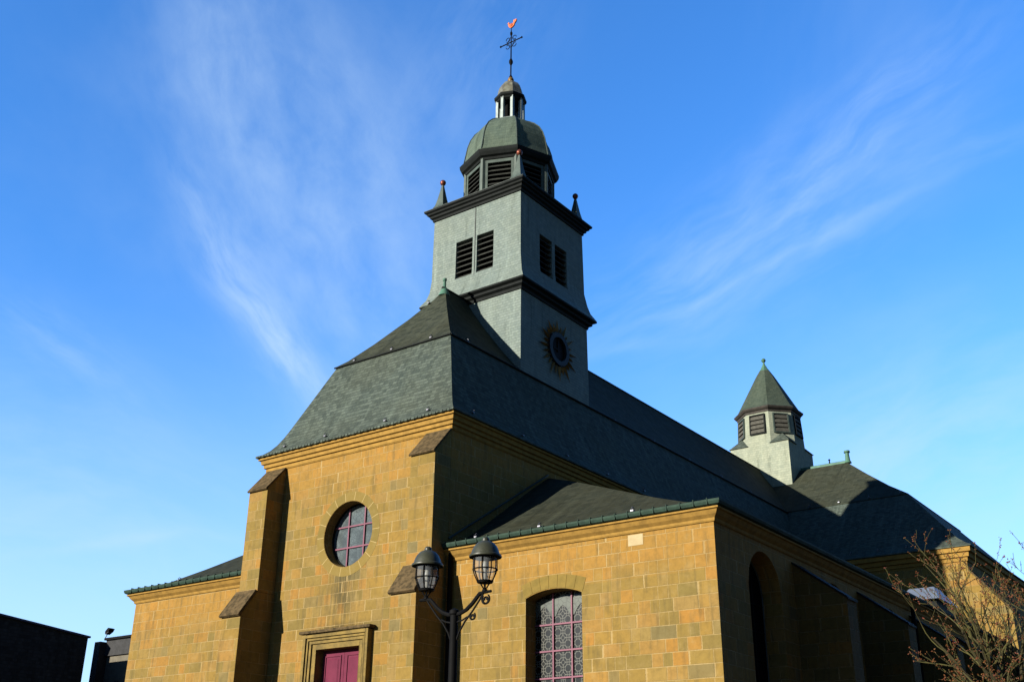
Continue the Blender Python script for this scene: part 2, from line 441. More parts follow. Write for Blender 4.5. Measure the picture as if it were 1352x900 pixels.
for s in (0, 1):
    x0 = -4.81 if s == 0 else -3.945; x1 = x0+.855
    d = MB().box(x0, x1, .27, .33, .46, 6.09).build('door_leaf', M['door'], portal)
    pm = MB()
    for z0, z1 in ((4.95, 5.95), (3.4, 4.75), (2.0, 3.2), (.7, 1.8)):
        frame(pm, x0+.14, x1-.14, z0, z1-.04, .035, .245, .268)
        pm.box(x0+.14, x0+.18, .245, .268, z0-.035, z0); 
        pm.box(x0+.105, x1-.105, .246, .268, z0-.035, z0)
        xx0, xx1, a0, a1 = x0+.20, x1-.20, z0+.06, z1-.10
        pm.loft([[(xx0, .268, a0), (xx1, .268, a0), (xx1, .268, a1), (xx0, .268, a1)],
                 [(xx0+.04, .25, a0+.04), (xx1-.04, .25, a0+.04), (xx1-.04, .25, a1-.04), (xx0+.04, .25, a1-.04)]])
    pm.build('panel', M['door'], d)
    MB().tube([(x1-.06 if s == 0 else x0+.06, .24, 1.5), (x1-.06 if s == 0 else x0+.06, .20, 1.5), (x1-.06 if s == 0 else x0+.06, .20, 1.65), (x1-.06 if s == 0 else x0+.06, .24, 1.65)], .012).build('handle', M['iron'], d)
# --- front buttresses (two stages, sloping caps)
def front_buttress(x0, x1):
    u_ = MB().prism([(x0, 0, 7.9), (x0, -.70, 7.9), (x0, -.70, 11.13), (x0, -.0, 11.93)], (x1-x0, 0, 0))
    u_.prism([(x0, 0, 0), (x0, -1.25, 0), (x0, -1.25, 7.14), (x0, -.70, 7.895), (x0, 0, 7.895)], (x1-x0, 0, 0))
    b = u_.build('buttress', M['stone_plain'], CH, bevel=.012)
    e = .025
    def capm(ya, za, yb, zb, t=.10):
        d = Vector((0, yb-ya, zb-za)).normalized(); n = Vector((0, -d.z, d.y)) if d.y > 0 else Vector((0, d.z, -d.y))
        n = Vector((0, -abs(d.z), abs(d.y)))
        A = Vector((0, ya, za))-d*.07; B = Vector((0, yb, zb))
        pts = [A+n*.005-Vector((0, 0, .0)), A+n*t*.9, A+n*t+d*.04, B+n*t, B+n*.005]
        return [(x0-e, p.y, p.z) for p in pts]
    MB().prism(capm(-.70, 11.13, -.0, 11.93, .07), (x1-x0+2*e, 0, 0)).build('weathering', M['cap'], b, bevel=.012)
    MB().prism(capm(-1.25, 7.14, -.70, 7.9), (x1-x0+2*e, 0, 0)).build('weathering', M['cap'], b, bevel=.012)
    return b
front_buttress(-7.70, -6.86)
front_buttress(-.90, -.003)
# --- nave cornice
def sweep_rect(mb, x0, x1, y0, y1, prof):
    mb.loft([rect_ring(x0, x1, y0, y1, o, z) for o, z in prof], True, True)
    return mb
co = MB(); sweep_rect(co, NX0, NX1, 0, 46, [(-.2, 11.90), (.02, 11.93), (.05, 11.97), (.05, 12.06), (.11, 12.08), (.11, 12.18), (.17, 12.205), (.19, 12.32), (.25, 12.335), (.25, 12.40), (.1, 12.41), (-.2, 12.41)])
co.build('nave_cornice', M['trim'], CH)
# --- nave roof (mansard, hipped front)
fy = 4.05/3.87
def nring(d, z): return [(NX0+d, d*(fy if d > 0 else 1), z), (NX1-d, d*(fy if d > 0 else 1), z), (NX1-d, 46-d*(fy if d > 0 else 1), z), (NX0+d, 46-d*(fy if d > 0 else 1), z)]
low = [(-.31, 12.415), (-.31, 12.46), (-.15, 12.56), (.0, 12.70), (.14, 12.90), (.27, 13.15), (.40, 13.45), (1.345, 15.80)]
nr = MB(); nr.loft([nring(d, z) for d, z in low], True, True)
nroof = nr.build('nave_roof', M['slate'], CH)
uu_ = [(1.315, 15.79), (1.315, 15.835), (1.6, 16.10), (2.2, 16.82), (3.0, 17.88), (3.60, 18.75), (3.80, 19.10), (3.868, 19.22)]
MB().loft([nring(d, z) for d, z in uu_], True, True).build('upper_slope', M['slate_up'], nroof)
br = MB()
for (p, q) in (((NX0+1.3, 1.36, 15.80), (NX1-1.3, 1.36, 15.80)), ((NX1-1.3, 1.36, 15.80), (NX1-1.3, 44.6, 15.80))):
    br.tube([p, q], .035, 6)
br.build('break_flashing', M['lead'], nroof)
MB().tube([(-3.87, 3.9, 19.2), (-3.87, 42, 19.2)], .06, 8).build('ridge_capping', M['lead'], nroof)
fin = MB().lathe((-3.87, 4.0, 0), [(.22, 18.9), (.16, 19.05), (.10, 19.18), (.06, 19.28), (.05, 19.50), (.075, 19.52), (.075, 19.60), (.02, 19.63)], 12)
fin.build('ridge_finial', M['copper'], nroof, True)
# eave fringe of slates
ef = MB(); y_ = -.335
n_ = 62
for i in range(n_):
    x = NX0-.31+(i+.5)*(8.36/n_); ef.box(x-.055, x+.055, y_-.0, y_+.09, 12.405+.012*(i % 2), 12.47)
ef.build('eave_course', M['slate'], nroof)
# roof hooks
hk = MB().box(-.04, .04, -.09, .02, -.03, .01); hk.tube([(0, -.05, 0), (0, -.10, .04), (0, -.05, .085), (0, .03, .07)], .012, 6)
hook = None
def put_hook(x, y, z, rz=0, par=nroof):
    global hook
    if hook is None:
        hook = hk.build('roof_hook', M['hook'], par); hook.location = (x, y, z); hook.rotation_euler = (0, 0, rz)
    else: copy_part(hook, par, (x, y, z), (0, 0, rz))
for x in (-7.0, -5.15, -2.6, -.9):
    put_hook(x, -.0, 12.72)
for x in (-5.6, -3.9, -2.2): put_hook(x, 1.5, 15.93)
put_hook(-4.2, 3.6, 18.55)
yy = .9
while yy < 25:
    put_hook(0.0, yy, 12.72, R(90)); yy += 2.55
yy = 2.4
while yy < 27:
    if not 5 < yy < 9.9 or True: put_hook(-1.5, yy, 15.94, R(90))
    yy += 3.1

# --- bell tower
TX0, TX1, TY0, TY1 = -5.60, -1.36, 5.25, 9.62
low_t = MB().loft([rect_ring(TX0, TX1+.01, TY0, TY1+.13, 0, 12.5), rect_ring(TX0, TX1, TY0, TY1, 0, 19.25)])
tower = low_t.build('bell_tower', M['slate_tower'], CH)
up_t = MB().loft([rect_ring(TX0, TX1, TY0, TY1, .30, 19.36), rect_ring(TX0, TX1, TY0, TY1, .27, 19.42), rect_ring(TX0, TX1, TY0, TY1, .12, 19.68), rect_ring(TX0, TX1, TY0, TY1, .035, 20.0),
                  [(-5.58, 5.25, 20.5), (-1.385, 5.25, 20.5), (-1.385, 9.53, 20.5), (-5.58, 9.53, 20.5)],
                  [(-5.56, 5.25, 23.25), (-1.40, 5.25, 23.25), (-1.40, 9.46, 23.25), (-5.56, 9.46, 23.25)]])
upt = up_t.build('belfry_stage', M['slate_tower'], tower)
wins_f = [(-4.42, -3.62), (-3.42, -2.63)]; wins_s = [(6.47, 7.30), (7.49, 8.30)]
cts = [MB().box(a, b, 4.5, 5.62, 20.25, 21.82).build('c', M['black']) for a, b in wins_f]
cts += [MB().box(-1.78, -.8, a, b, 20.20, 21.82).build('c', M['black']) for a, b in wins_s]
cut(upt, cts)
def louvre_front(a, b, z0, z1, y, n, name, m, par, depth=.3, mframe=None, fr=.04):
    w = MB().box(a, b, y+depth, y+depth+.02, z0, z1).build(name, M['black'], par)
    s = MB(); dz = (z1-z0)/n
    for k in range(n):
        z = z0+dz*k
        s.prism([(a+.005, y+.03, z+.02), (a+.005, y+.03, z+.05), (a+.005, y+.20, z+dz*.72+.03), (a+.005, y+.20, z+dz*.72)], (b-a-.01, 0, 0))
    s.build('slats', m, w)
    return w
for a, b in wins_f: louvre_front(a, b, 20.25, 21.82, 5.25, 7, 'louvred_window', M['louvre'], tower)
for a, b in wins_s:
    w = MB().box(-1.74, -1.72, a, b, 20.20, 21.82).build('louvred_window', M['black'], tower)
    s = MB(); dz = 1.62/7
    for k in range(7):
        z = 20.2+dz*k; s.prism([(-1.42, a+.005, z+.02), (-1.42, a+.005, z+.05), (-1.6, a+.005, z+dz*.72+.03), (-1.6, a+.005, z+dz*.72)], (0, b-a-.01, 0))
    s.build('slats', M['louvre'], w)
sc = MB(); sweep_rect(sc, TX0, TX1, TY0, TY1, [(-.1, 18.98), (.04, 19.0), (.06, 19.10), (.16, 19.16), (.17, 19.24), (.29, 19.30), (.30, 19.357), (-.1, 19.357)])
sc.build('string_course', M['lead'], tower)
tc_ = MB(); X0, X1, Y0, Y1 = -5.56, -1.40, 5.25, 9.46
sweep_rect(tc_, X0, X1, Y0, Y1, [(-.1, 23.06), (.05, 23.09), (.06, 23.18), (.13, 23.22), (.14, 23.30), (.22, 23.34), (.23, 23.40), (.30, 23.44), (.31, 23.50), (-.2, 23.52)])
tc_.build('tower_cornice', M['lead'], tower)
for zz_, oo in ((23.505, .315), (23.325, .15), (23.405, .24)):
    fl = MB(); h_ = .018
    sweep_rect(fl, X0, X1, Y0, Y1, [(oo-.03, zz_), (oo, zz_+.002), (oo, zz_+h_), (oo-.03, zz_+h_)]); fl.build('cornice_lip', M['lead_lip'], tower)
TC = (-3.47, 7.34)
MB().box(-3.535, -3.495, 5.225, 5.26, 19.9, 23.05).build('seam_strip', M['lead_lip'], tower)
# low roof from cornice to drum
lr = MB().loft([rect_ring(X0, X1, Y0, Y1, .22, 23.525), rect_ring(X0, X1, Y0, Y1, -.7, 23.86)]); lr.build('skirt_roof', M['slate_dome'], tower)
# pinnacles
pin = None
for (px_, py_) in ((-1.42, 5.18), (-1.42, 9.05), (-5.15, 5.18), (-5.15, 9.05)):
    if pin is None:
        pin = MB().lathe((0, 0, 0), [(.36, 0), (.28, .12), (.19, .42), (.10, .82), (.045, 1.08)], 4, R(45)).build('pinnacle', M['paint'], tower)
        pin.location = (px_, py_, 23.53)
        bl = MB().lathe((0, 0, 0), [(.02, 1.06), (.07, 1.08), (.105, 1.13), (.12, 1.19), (.105, 1.25), (.06, 1.295), (.01, 1.31)], 12).build('copper_ball', M['ball'], pin, True)
    else: copy_tree(pin, tower, (px_, py_, 23.53))
# octagonal belfry drum
def octv(r, k, z, c=TC, off=0): a = R(45*k+off); return Vector((c[0]+r*math.sin(a), c[1]-r*math.cos(a), z))
dr = MB().loft([[octv(1.50, k, z) for k in range(8)] for z in (23.6, 25.4)])
drum = dr.build('belfry_drum', M['black'], tower)
for k in range(8):
    MB().tube([octv(1.76, k, 23.6), octv(1.76, k, 25.4)], .10, 6).build('corner_post', M['paint'], drum)
    a, b = octv(1.76, k, 0), octv(1.76, k+1, 0); d = (b-a).normalized(); n = Vector((d.y, -d.x, 0))
    if n.dot(Vector((a.x-TC[0], a.y-TC[1], 0))) < 0: n = -n
    lv = MB()
    def bar(mb, z0, z1, t0, t1, s0, s1):      # box in face space
        P_ = []
        for z in (z0, z1):
            for t in (t0, t1):
                for s_ in (s0, s1):
                    p = a+(b-a)*s_+n*t; P_.append((p.x, p.y, z))
        mb.add(P_, [(0, 1, 3, 2), (4, 6, 7, 5), (0, 4, 5, 1), (2, 3, 7, 6), (0, 2, 6, 4), (1, 5, 7, 3)])
    fr_ = MB(); bar(fr_, 25.18, 25.34, -.03, .03, .07, .93); bar(fr_, 23.60, 23.98, -.03, .03, .07, .93)
    bar(fr_, 23.98, 25.18, -.025, .025, .07, .15); bar(fr_, 23.98, 25.18, -.025, .025, .85, .93)
    fr_.build('opening_frame', M['paint'], drum)
    for j in range(6):
        z = 23.99+j*.2
        q0 = [a+(b-a)*s_+n*t for s_ in (.155, .845) for t in (0, 0)]
        pa, pb = a+(b-a)*.155, a+(b-a)*.845
        lv.prism([(pa+n*.015)+Vector((0, 0, z)), (pa+n*.015)+Vector((0, 0, z+.035)), (pa-n*.14)+Vector((0, 0, z+.17)), (pa-n*.14)+Vector((0, 0, z+.135))], pb-pa)
    lv.build('slats', M['louvre'], drum)
# drum eave + dome
MB().loft([[octv(r, k, z) for k in range(8)] for r, z in ((1.70, 25.28), (1.84, 25.33), (1.86, 25.42), (1.96, 25.47), (2.03, 25.60), (2.05, 25.73), (1.86, 25.80))]).build('dome_eave', M['lead'], tower)
dome = MB().loft([[octv(r, k, z) for k in range(8)] for r, z in ((2.00, 25.735), (1.88, 25.86), (1.82, 26.1), (1.79, 26.35), (1.73, 26.7), (1.62, 27.05), (1.45, 27.36), (1.20, 27.62), (.95, 27.80), (.70, 27.94), (.3, 27.98))]).build('dome', M['slate_dome'], tower)
for k in range(8):
    MB().tube([octv(r+.01, k, z) for r, z in ((1.88, 25.86), (1.79, 26.35), (1.73, 26.7), (1.62, 27.05), (1.45, 27.36), (1.20, 27.62), (.95, 27.80), (.70, 27.94))], .022, 5).build('hip_roll', M['lead_lip'], dome)
# lantern with posts
lant = MB().loft([[octv(r, k, z) for k in range(8)] for r, z in ((.66, 27.92), (.66, 28.02), (.58, 28.06))]).build('cupola', M['zinc_post'], tower)
for k in range(8):
    MB().loft([[octv(.53, k, z)+Vector((dx, dy, 0)) for dx, dy in ((-.065, -.065), (.065, -.065), (.065, .065), (-.065, .065))] for z in (28.0, 29.12)]).build('post', M['zinc_post'], lant, bevel=.01)
MB().loft([[octv(.24, k, z) for k in range(8)] for z in (28.0, 29.1)]).build('core', M['black'], lant)
MB().loft([[octv(r, k, z) for k in range(8)] for r, z in ((.50, 28.98), (.60, 29.04), (.61, 29.10), (.68, 29.16), (.69, 29.26), (.6, 29.30))]).build('cupola_cornice', M['lead'], lant)
MB().loft([[octv(r, k, z) for k in range(8)] for r, z in ((.60, 29.29), (.56, 29.40), (.53, 29.60), (.48, 29.80), (.38, 29.98), (.22, 30.12), (.10, 30.18))]).build('cupola_dome', plain('stained_zinc', (.17, .175, .135), (.075, .062, .04), .45, .5, .1, 5), lant)
MB().lathe((TC[0], TC[1], 30.28), [(.02, -.14), (.10, -.1), (.14, 0), (.10, .1), (.03, .14)], 14).build('gilt_ball', M['gold'], lant, True)
cr = MB().lathe((TC[0], TC[1], 0), [(.035, 30.3), (.075, 30.45), (.03, 30.55), (.03, 31.05), (.085, 31.18), (.085, 31.28), (.03, 31.42), (.025, 32.6), (.05, 32.68), (.055, 32.78), (.02, 32.86), (.015, 33.1)], 8)
Z_ = 32.28
cr.tube([(TC[0]-.58, TC[1], Z_), (TC[0]+.58, TC[1], Z_)], .026, 6)
for s in (-1, 1):
    cr.lathe((TC[0]+s*.56, TC[1], Z_), [(.01, -.06), (.05, 0), (.01, .06)], 6)
for sx in (-1, 1):
    for sz in (-1, 1):
        cr.tube([(TC[0]+sx*(.17+.10*math.cos(t)), TC[1], Z_+sz*(.18+.11*math.sin(t))) for t in [i*.62 for i in range(10)]], .016, 5)
        cr.tube([(TC[0], TC[1], Z_+sz*.3), (TC[0]+sx*.25, TC[1], Z_)], .012, 5)
cross = cr.build('iron_cross', M['iron'], tower)
# weathercock: outline with thickness, body rounded by a second layer
ck = [(-.02, -.02), (.10, .0), (.2, .08), (.24, .2), (.34, .30), (.37, .42), (.30, .44), (.25, .38), (.22, .46), (.15, .40), (.16, .30), (.10, .22), (.0, .2), (-.08, .22), (-.12, .30), (-.13, .40), (-.18, .43), (-.20, .38), (-.26, .36), (-.21, .33), (-.20, .22), (-.15, .08), (-.08, .01)]
wc = MB().prism([(TC[0]+x*.78, TC[1]-.03, 33.06+z*.78) for x, z in ck], (0, .06, 0))
wc.lathe((TC[0]+.02, TC[1], 33.17), [(.01, -.1), (.06, -.07), (.085, 0), (.06, .08), (.01, .11)], 10)
wc.build('weathercock', M['cock'], tower)
# sun clock on the side
CC = (7.55, 17.43)
def cring(r0, r1, x0, x1, n=40):
    rs = []
    for r, x in ((r0, x0), (r1, x0), (r1, x1), (r0, x1)):
        rs.append([(x, CC[0]+r*math.cos(2*math.pi*i/n), CC[1]+r*math.sin(2*math.pi*i/n)) for i in range(n)])
    return MB().loft(rs+[rs[0]], False, False)
clock = cring(.46, .64, -1.36, -1.24).build('clock', plain('clock_ring', (.022, .026, .03), (.012, .014, .018), .6, .3), tower)
MB().loft([[(x, CC[0]+.47*math.cos(2*math.pi*i/40), CC[1]+.47*math.sin(2*math.pi*i/40)) for i in range(40)] for x in (-1.37, -1.335)]).build('dial', M['iron'], clock)
hd = MB().box(-1.32, -1.30, CC[0]-.03, CC[0]+.025, CC[1]-.1, CC[1]+.38); hd.box(-1.325, -1.305, CC[0]-.30, CC[0]+.08, CC[1]-.03, CC[1]+.02); hd.build('hands', M['iron'], clock)
for i in range(24):
    a = 2*math.pi*(i+.3)/24; L = 1.28 if i % 2 == 0 else 1.02; L *= random.uniform(.93, 1.05); wd = .06 if i % 2 == 0 else .05
    def cp(r, t, x): return (x, CC[0]+r*math.cos(a)-t*math.sin(a), CC[1]+r*math.sin(a)+t*math.cos(a))
    MB().add([cp(.66, -wd*.7, -1.33), cp(.66, wd*.7, -1.33), cp(.80, wd, -1.33), cp(.80, -wd, -1.33), cp(L, 0, -1.30), cp(.70, 0, -1.25), cp(.82, 0, -1.25)],
             [(0, 1, 2, 3), (3, 2, 4), (0, 5, 1), (1, 5, 6, 2), (0, 3, 6, 5), (2, 6, 4), (3, 4, 6)]).build('ray', M['gold'], clock)

# --- transept
t0, t1, ty0, ty1 = -15.2, 7.5, 25.3, 39.7
tr = MB().box(t0, t1, ty0, ty1, 0, 12.3).build('transept_wall', M['stone_plain'], CH)
tcn = MB(); sweep_rect(tcn, t0, t1, ty0, ty1, [(-.2, 11.78), (.05, 11.83), (.06, 11.97), (.14, 12.0), (.16, 12.17), (.26, 12.2), (.27, 12.38), (-.2, 12.39)]); tcn.build('transept_cornice', M['trim'], CH)
def tring(d, z):
    return [(t0+d, ty0+d, z), (t1-d, ty0+d, z), (t1-d, ty1-d, z), (t0+d, ty1-d, z)]
troof = MB().loft([tring(d, z) for d, z in ((-.33, 12.40), (-.33, 12.45), (-.1, 12.58), (.3, 12.90), (.7, 13.35), (2.86, 15.84))]).build('transept_roof', M['slate'], CH)
MB().loft([tring(d, z) for d, z in ((2.83, 15.83), (2.83, 15.87), (4.0, 16.72), (5.5, 17.95), (6.86, 19.12), (7.19, 19.24))]).build('upper_slope', M['slate_up'], troof)
MB().tube([(t0+7.1, 32.5, 19.26), (t1-7.0, 32.5, 19.26)], .11, 6).build('ridge_capping', M['copper'], troof)
MB().lathe((t1-6.95, 32.5, 0), [(.20, 19.2), (.13, 19.35), (.10, 19.75), (.17, 19.78), (.15, 19.88), (.02, 19.9)], 10).build('ridge_finial', M['copper'], troof, True)
MB().lathe((t1-7.95, 32.5, 0), [(.05, 19.3), (.03, 19.5), (.07, 19.55), (.02, 19.6)], 8).build('lightning_stub', M['iron'], troof, True)
for i in range(5): put_hook(1.3+i*1.25, ty0+.15, 12.75, 0, troof)
for i in range(4): put_hook(-.2+i*1.5, ty0+2.95, 15.98, 0, troof)
tb = MB().prism([(7.5, 25.32, 0), (8.95, 25.32, 0), (8.95, 25.32, 9.62), (7.5, 25.32, 11.42)], (0, 1.1, 0)).build('buttress', M['stone_plain'], CH)
MB().prism([(8.99, 25.27, 9.60), (8.99, 25.27, 9.69), (7.5, 25.27, 11.51), (7.5, 25.27, 11.425)], (0, 1.2, 0)).build('weathering', M['cap'], tb)

# --- crossing turret
T2 = (-3.75, 32.7); h_ = 1.70
tu = MB().loft([[(T2[0]-h_, T2[1]-h_, z), (T2[0]+h_, T2[1]-h_, z), (T2[0]+h_, T2[1]+h_, z), (T2[0]-h_, T2[1]+h_, z)] for z in (16.5, 20.62)])
turret = tu.build('crossing_turret', M['slate_turret'], CH)
def o2(r, k, z): return octv(r, k, z, T2, 22.5)
tst = MB().loft([[o2(r, k, z) for k in range(8)] for r, z in ((1.838, 20.3), (1.80, 21.1), (1.72, 22.55))]).build('turret_drum', M['slate_turret'], turret)
for sx, sy in ((1, -1), (-1, -1), (1, 1), (-1, 1)):    # corner broaches
    c0 = Vector((T2[0]+sx*1.77, T2[1]+sy*1.77, 20.60)); e1 = Vector((T2[0]+sx*.62, T2[1]+sy*1.77, 20.60)); e2 = Vector((T2[0]+sx*1.77, T2[1]+sy*.62, 20.60)); tp = Vector((T2[0]+sx*1.17, T2[1]+sy*1.17, 21.25))
    bt = Vector((T2[0]+sx*.9, T2[1]+sy*.9, 20.60))
    MB().add([c0, e1, e2, tp, bt], [(0, 1, 3), (0, 3, 2), (1, 4, 3), (2, 3, 4), (0, 2, 4, 1)]).build('broach', M['slate'], turret)
for k in range(8):
    a, b = o2(1.80, k, 0), o2(1.80, k+1, 0)
    a1, b1 = o2(1.715, k, 0), o2(1.715, k+1, 0)
    d = (b-a).normalized(); n = Vector((d.y, -d.x, 0))
    if n.dot(Vector((a.x-T2[0], a.y-T2[1], 0))) < 0: n = -n
    def pt_(s_, t, z):
        f_ = (z-21.1)/1.45; A = a+(a1-a)*f_; B = b+(b1-b)*f_; p = A+(B-A)*s_+n*t; return Vector((p.x, p.y, z))
    def bar2(mb, z0, z1, t0_, t1_, s0, s1):
        mb.add([pt_(s0, t0_, z0), pt_(s1, t0_, z0), pt_(s1, t1_, z0), pt_(s0, t1_, z0), pt_(s0, t0_, z1), pt_(s1, t0_, z1), pt_(s1, t1_, z1), pt_(s0, t1_, z1)],
               [(0, 3, 2, 1), (4, 5, 6, 7), (0, 1, 5, 4), (1, 2, 6, 5), (2, 3, 7, 6), (3, 0, 4, 7)])
    w = MB(); bar2(w, 21.28, 22.32, -.01, .012, .20, .80); w = w.build('louvred_window', M['black'], turret)
    f_ = MB(); bar2(f_, 21.22, 21.28, 0, .10, .16, .84); bar2(f_, 22.32, 22.38, 0, .10, .16, .84); bar2(f_, 21.28, 22.32, 0, .10, .16, .21); bar2(f_, 21.28, 22.32, 0, .10, .79, .84)
    f_.build('opening_frame', M['lead'] if k % 2 else M['lead_lip'], w)
    s = MB()
    for j in range(4):
        z = 21.30+j*.26; q = [pt_(.215, .085, z), pt_(.215, .085, z+.15), pt_(.215, .02, z+.22), pt_(.215, .02, z+.05)]
        s.prism(q, pt_(.785, .085, z)-pt_(.215, .085, z))
    s.build('slats', M['louvre_pale'], w)
MB().loft([[o2(r, k, z) for k in range(8)] for r, z in ((1.66, 22.45), (1.76, 22.5), (1.78, 22.6), (1.86, 22.64), (1.93, 22.73), (1.93, 22.78), (1.8, 22.8))]).build('turret_eave', plain('brown_eave', (.05, .043, .036), (.03, .027, .024), .7, .3), turret)
MB().loft([[o2(r, k, z) for k in range(8)] for r, z in ((1.93, 22.785), (1.72, 22.95), (1.15, 24.0), (.5, 25.2), (.28, 25.55))]).build('spire', slate('spire_slate', (.040, .056, .045), (.065, .082, .062), moss=.2, h=.14, linec=.3), turret)
MB().loft([[o2(r, k, z) for k in range(8)] for r, z in ((.33, 25.47), (.2, 25.68), (.07, 25.95), (.04, 26.1))]).build('copper_tip', M['copper'], turret)
MB().lathe((T2[0], T2[1], 26.2), [(.02, -.14), (.10, -.09), (.14, 0), (.10, .09), (.02, .14)], 12).build('copper_ball', M['copper'], turret, True)

# --- aisles
AX = 8.03
aw = MB().box(.0, AX, .05, 25.25, 0, 8.3).build('aisle_wall', M['stone_low'], CH)
def arch_pts(x0, x1, z0, zs, za, n=14):      # flat-arched outline in x,z
    pts = [(x0, z0), (x1, z0)]
    w_ = (x1-x0)/2; rise = za-zs; r = (w_*w_+rise*rise)/(2*rise); cx_, cz_ = (x0+x1)/2, za-r
    for i in range(n+1):
        t = 1-2*i/n; x = cx_+w_*t; pts.append((x, cz_+math.sqrt(max(r*r-(x-cx_)**2, 0))))
    return pts
AW = (2.61, 4.32, 1.9, 6.84, 7.01)
c3 = MB().prism([(x, -.5, z) for x, z in arch_pts(*AW)], (0, 1.15, 0)).build('c', M['stone_low'])
sidew = []
for k, yc in enumerate((2.75, 7.60, 12.45, 17.3)):
    sidew.append(MB().prism([(9, y, z) for y, z in arch_pts(yc-.98, yc+.98, 2.0, 6.95, 7.88, 20)], (-1.6, 0, 0)).build('c', M['stone_low']))
cut(aw, [c3]+sidew)
# side wall stone kept in same mesh
win = MB().prism([(x, .50, z) for x, z in arch_pts(*AW)], (0, .03, 0)).build('aisle_window', M['aisle_glass'], CH)
bb_ = MB()
for x in (2.61+.57, 4.32-.57): bb_.box(x-.02, x+.02, .45, .485, 1.9, 6.98)
for i in range(8):
    z = 6.20-i*.66
    if z > 2: bb_.box(2.62, 4.31, .452, .488, z-.02, z+.02)
bb_.build('glazing_bars', M['bar'], win)
tp_ = [p for p in arch_pts(2.63, 4.30, 6.42, 6.80, 6.975)]
gt = MB()
for xa, xb in ((2.63, 3.155), (3.205, 3.725), (3.775, 4.30)):
    w_ = xb-xa
    pts = [(xa, 6.83 if xa > 2.7 else 6.79), (xa, 6.40)]
    for i in range(9):
        t = i/8; pts.append((xa+.04+(w_-.08)*t, 6.40+.26*math.sin(math.pi*t)))
    pts += [(xb, 6.40), (xb, 6.83 if xb < 4.2 else 6.79), ((xa+xb)/2, 6.93 if 3 < xa < 3.5 else 6.87)]
    gt.prism([(x, .485, z) for x, z in pts], (0, .012, 0))
gt.build('top_lights', M['aisle_glass_top'], win)
# arch voussoirs around the aisle window
va = MB(); out = arch_pts(2.61-.03, 4.32+.03, 6.84, 6.85, 7.03)[2:]
for i in range(len(out)-1):
    (xa, za), (xb, zb) = out[i], out[i+1]
    def outp(x, z): return (3.465+(x-3.465)*1.13, z+.33)
    (xc, zc), (xd, zd) = outp(xb, zb), outp(xa, za)
    if i % 2 == 0: (xe, ze) = out[min(i+2, len(out)-1)]; (xf, zf) = outp(xe, ze); va.prism([(xa-.006, .042, za), (xe+.006, .042, ze), (xf+.006, .042, zf), (xd-.006, .042, zd)], (0, .03, 0))
va.build('voussoirs', plain('arch_stone', (.19, .13, .034), (.13, .095, .026), .9, .15, 0, 3), win)
MB().box(5.70, 6.12, .044, .08, 7.80, 8.07).build('replaced_stone', M['pale'], CH)
sw = None
for k, yc in enumerate((2.75, 7.60, 12.45, 17.3)):
    if sw is None:
        sw = MB().prism([(AX-.55, y-yc, z) for y, z in arch_pts(yc-.97, yc+.97, 2.0, 6.95, 7.86, 20)], (-.03, 0, 0)).build('side_window', M['black'], CH); sw.location = (0, yc, 0)
        sb = MB()
        ol = arch_pts(-.97, .97, 2.0, 6.95, 7.86, 20)
        for i in range(len(ol)):
            (ya, za), (yb, zb) = ol[i], ol[(i+1) % len(ol)]; sb.tube([(AX-.52, ya*.975, za), (AX-.52, yb*.975, zb)], .022, 4)
        sb.build('window_frame', M['lead_lip'], sw)
        sb = MB()
        for y in (-.33, .33): sb.box(AX-.54, AX-.51, y-.015, y+.015, 2, 7.6)
        for i in range(7): sb.box(AX-.54, AX-.512, -.96, .96, 2.6+i*.68, 2.62+i*.68)
        sb.build('glazing_bars', M['lead'], sw)
    else: copy_tree(sw, CH, (0, yc, 0))
# side buttresses
sbz = None
for k in range(4):
    y0 = 4.62+4.87*k
    if sbz is None:
        sbz = MB().prism([(AX+.002, 0, 0), (9.40, 0, 0), (9.40, 0, 6.90), (AX+.002, 0, 7.90)], (0, .68, 0)).build('buttress', M['stone_shaded'], CH); sbz.location = (0, y0, 0)
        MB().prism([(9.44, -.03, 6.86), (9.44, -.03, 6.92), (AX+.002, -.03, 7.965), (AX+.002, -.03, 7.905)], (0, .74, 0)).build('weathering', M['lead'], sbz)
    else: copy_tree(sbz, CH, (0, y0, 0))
def aisle_trim(x0, x1, y0, y1, dz, left=False):
    c = MB(); sweep_rect(c, x0, x1, y0, y1, [(-.1, 8.08+dz), (.03, 8.10+dz), (.05, 8.13+dz), (.06, 8.18+dz), (.14, 8.25+dz), (.20, 8.34+dz), (.25, 8.36+dz), (.25, 8.40+dz), (-.1, 8.405+dz)])
    c.build('aisle_cornice', M['trim'], CH)
    c = MB(); sweep_rect(c, x0, x1, y0, y1, [(-.05, 8.408+dz), (.22, 8.41+dz), (.30, 8.44+dz), (.33, 8.50+dz), (.33, 8.55+dz), (.26, 8.57+dz), (.22, 8.52+dz), (-.05, 8.50+dz)])
    gtr = c.build('gutter', M['gutter'], CH)
    n = int((x1-x0)/.36)
    b0 = MB().box(-.012, .012, y0-.345, y0-.2, 8.43+dz, 8.585+dz).build('bracket', M['gutter'], gtr); b0.location = (x0+.1, 0, 0)
    for i in range(1, n+1): copy_part(b0, gtr, (x0+.1+i*.36, 0, 0))
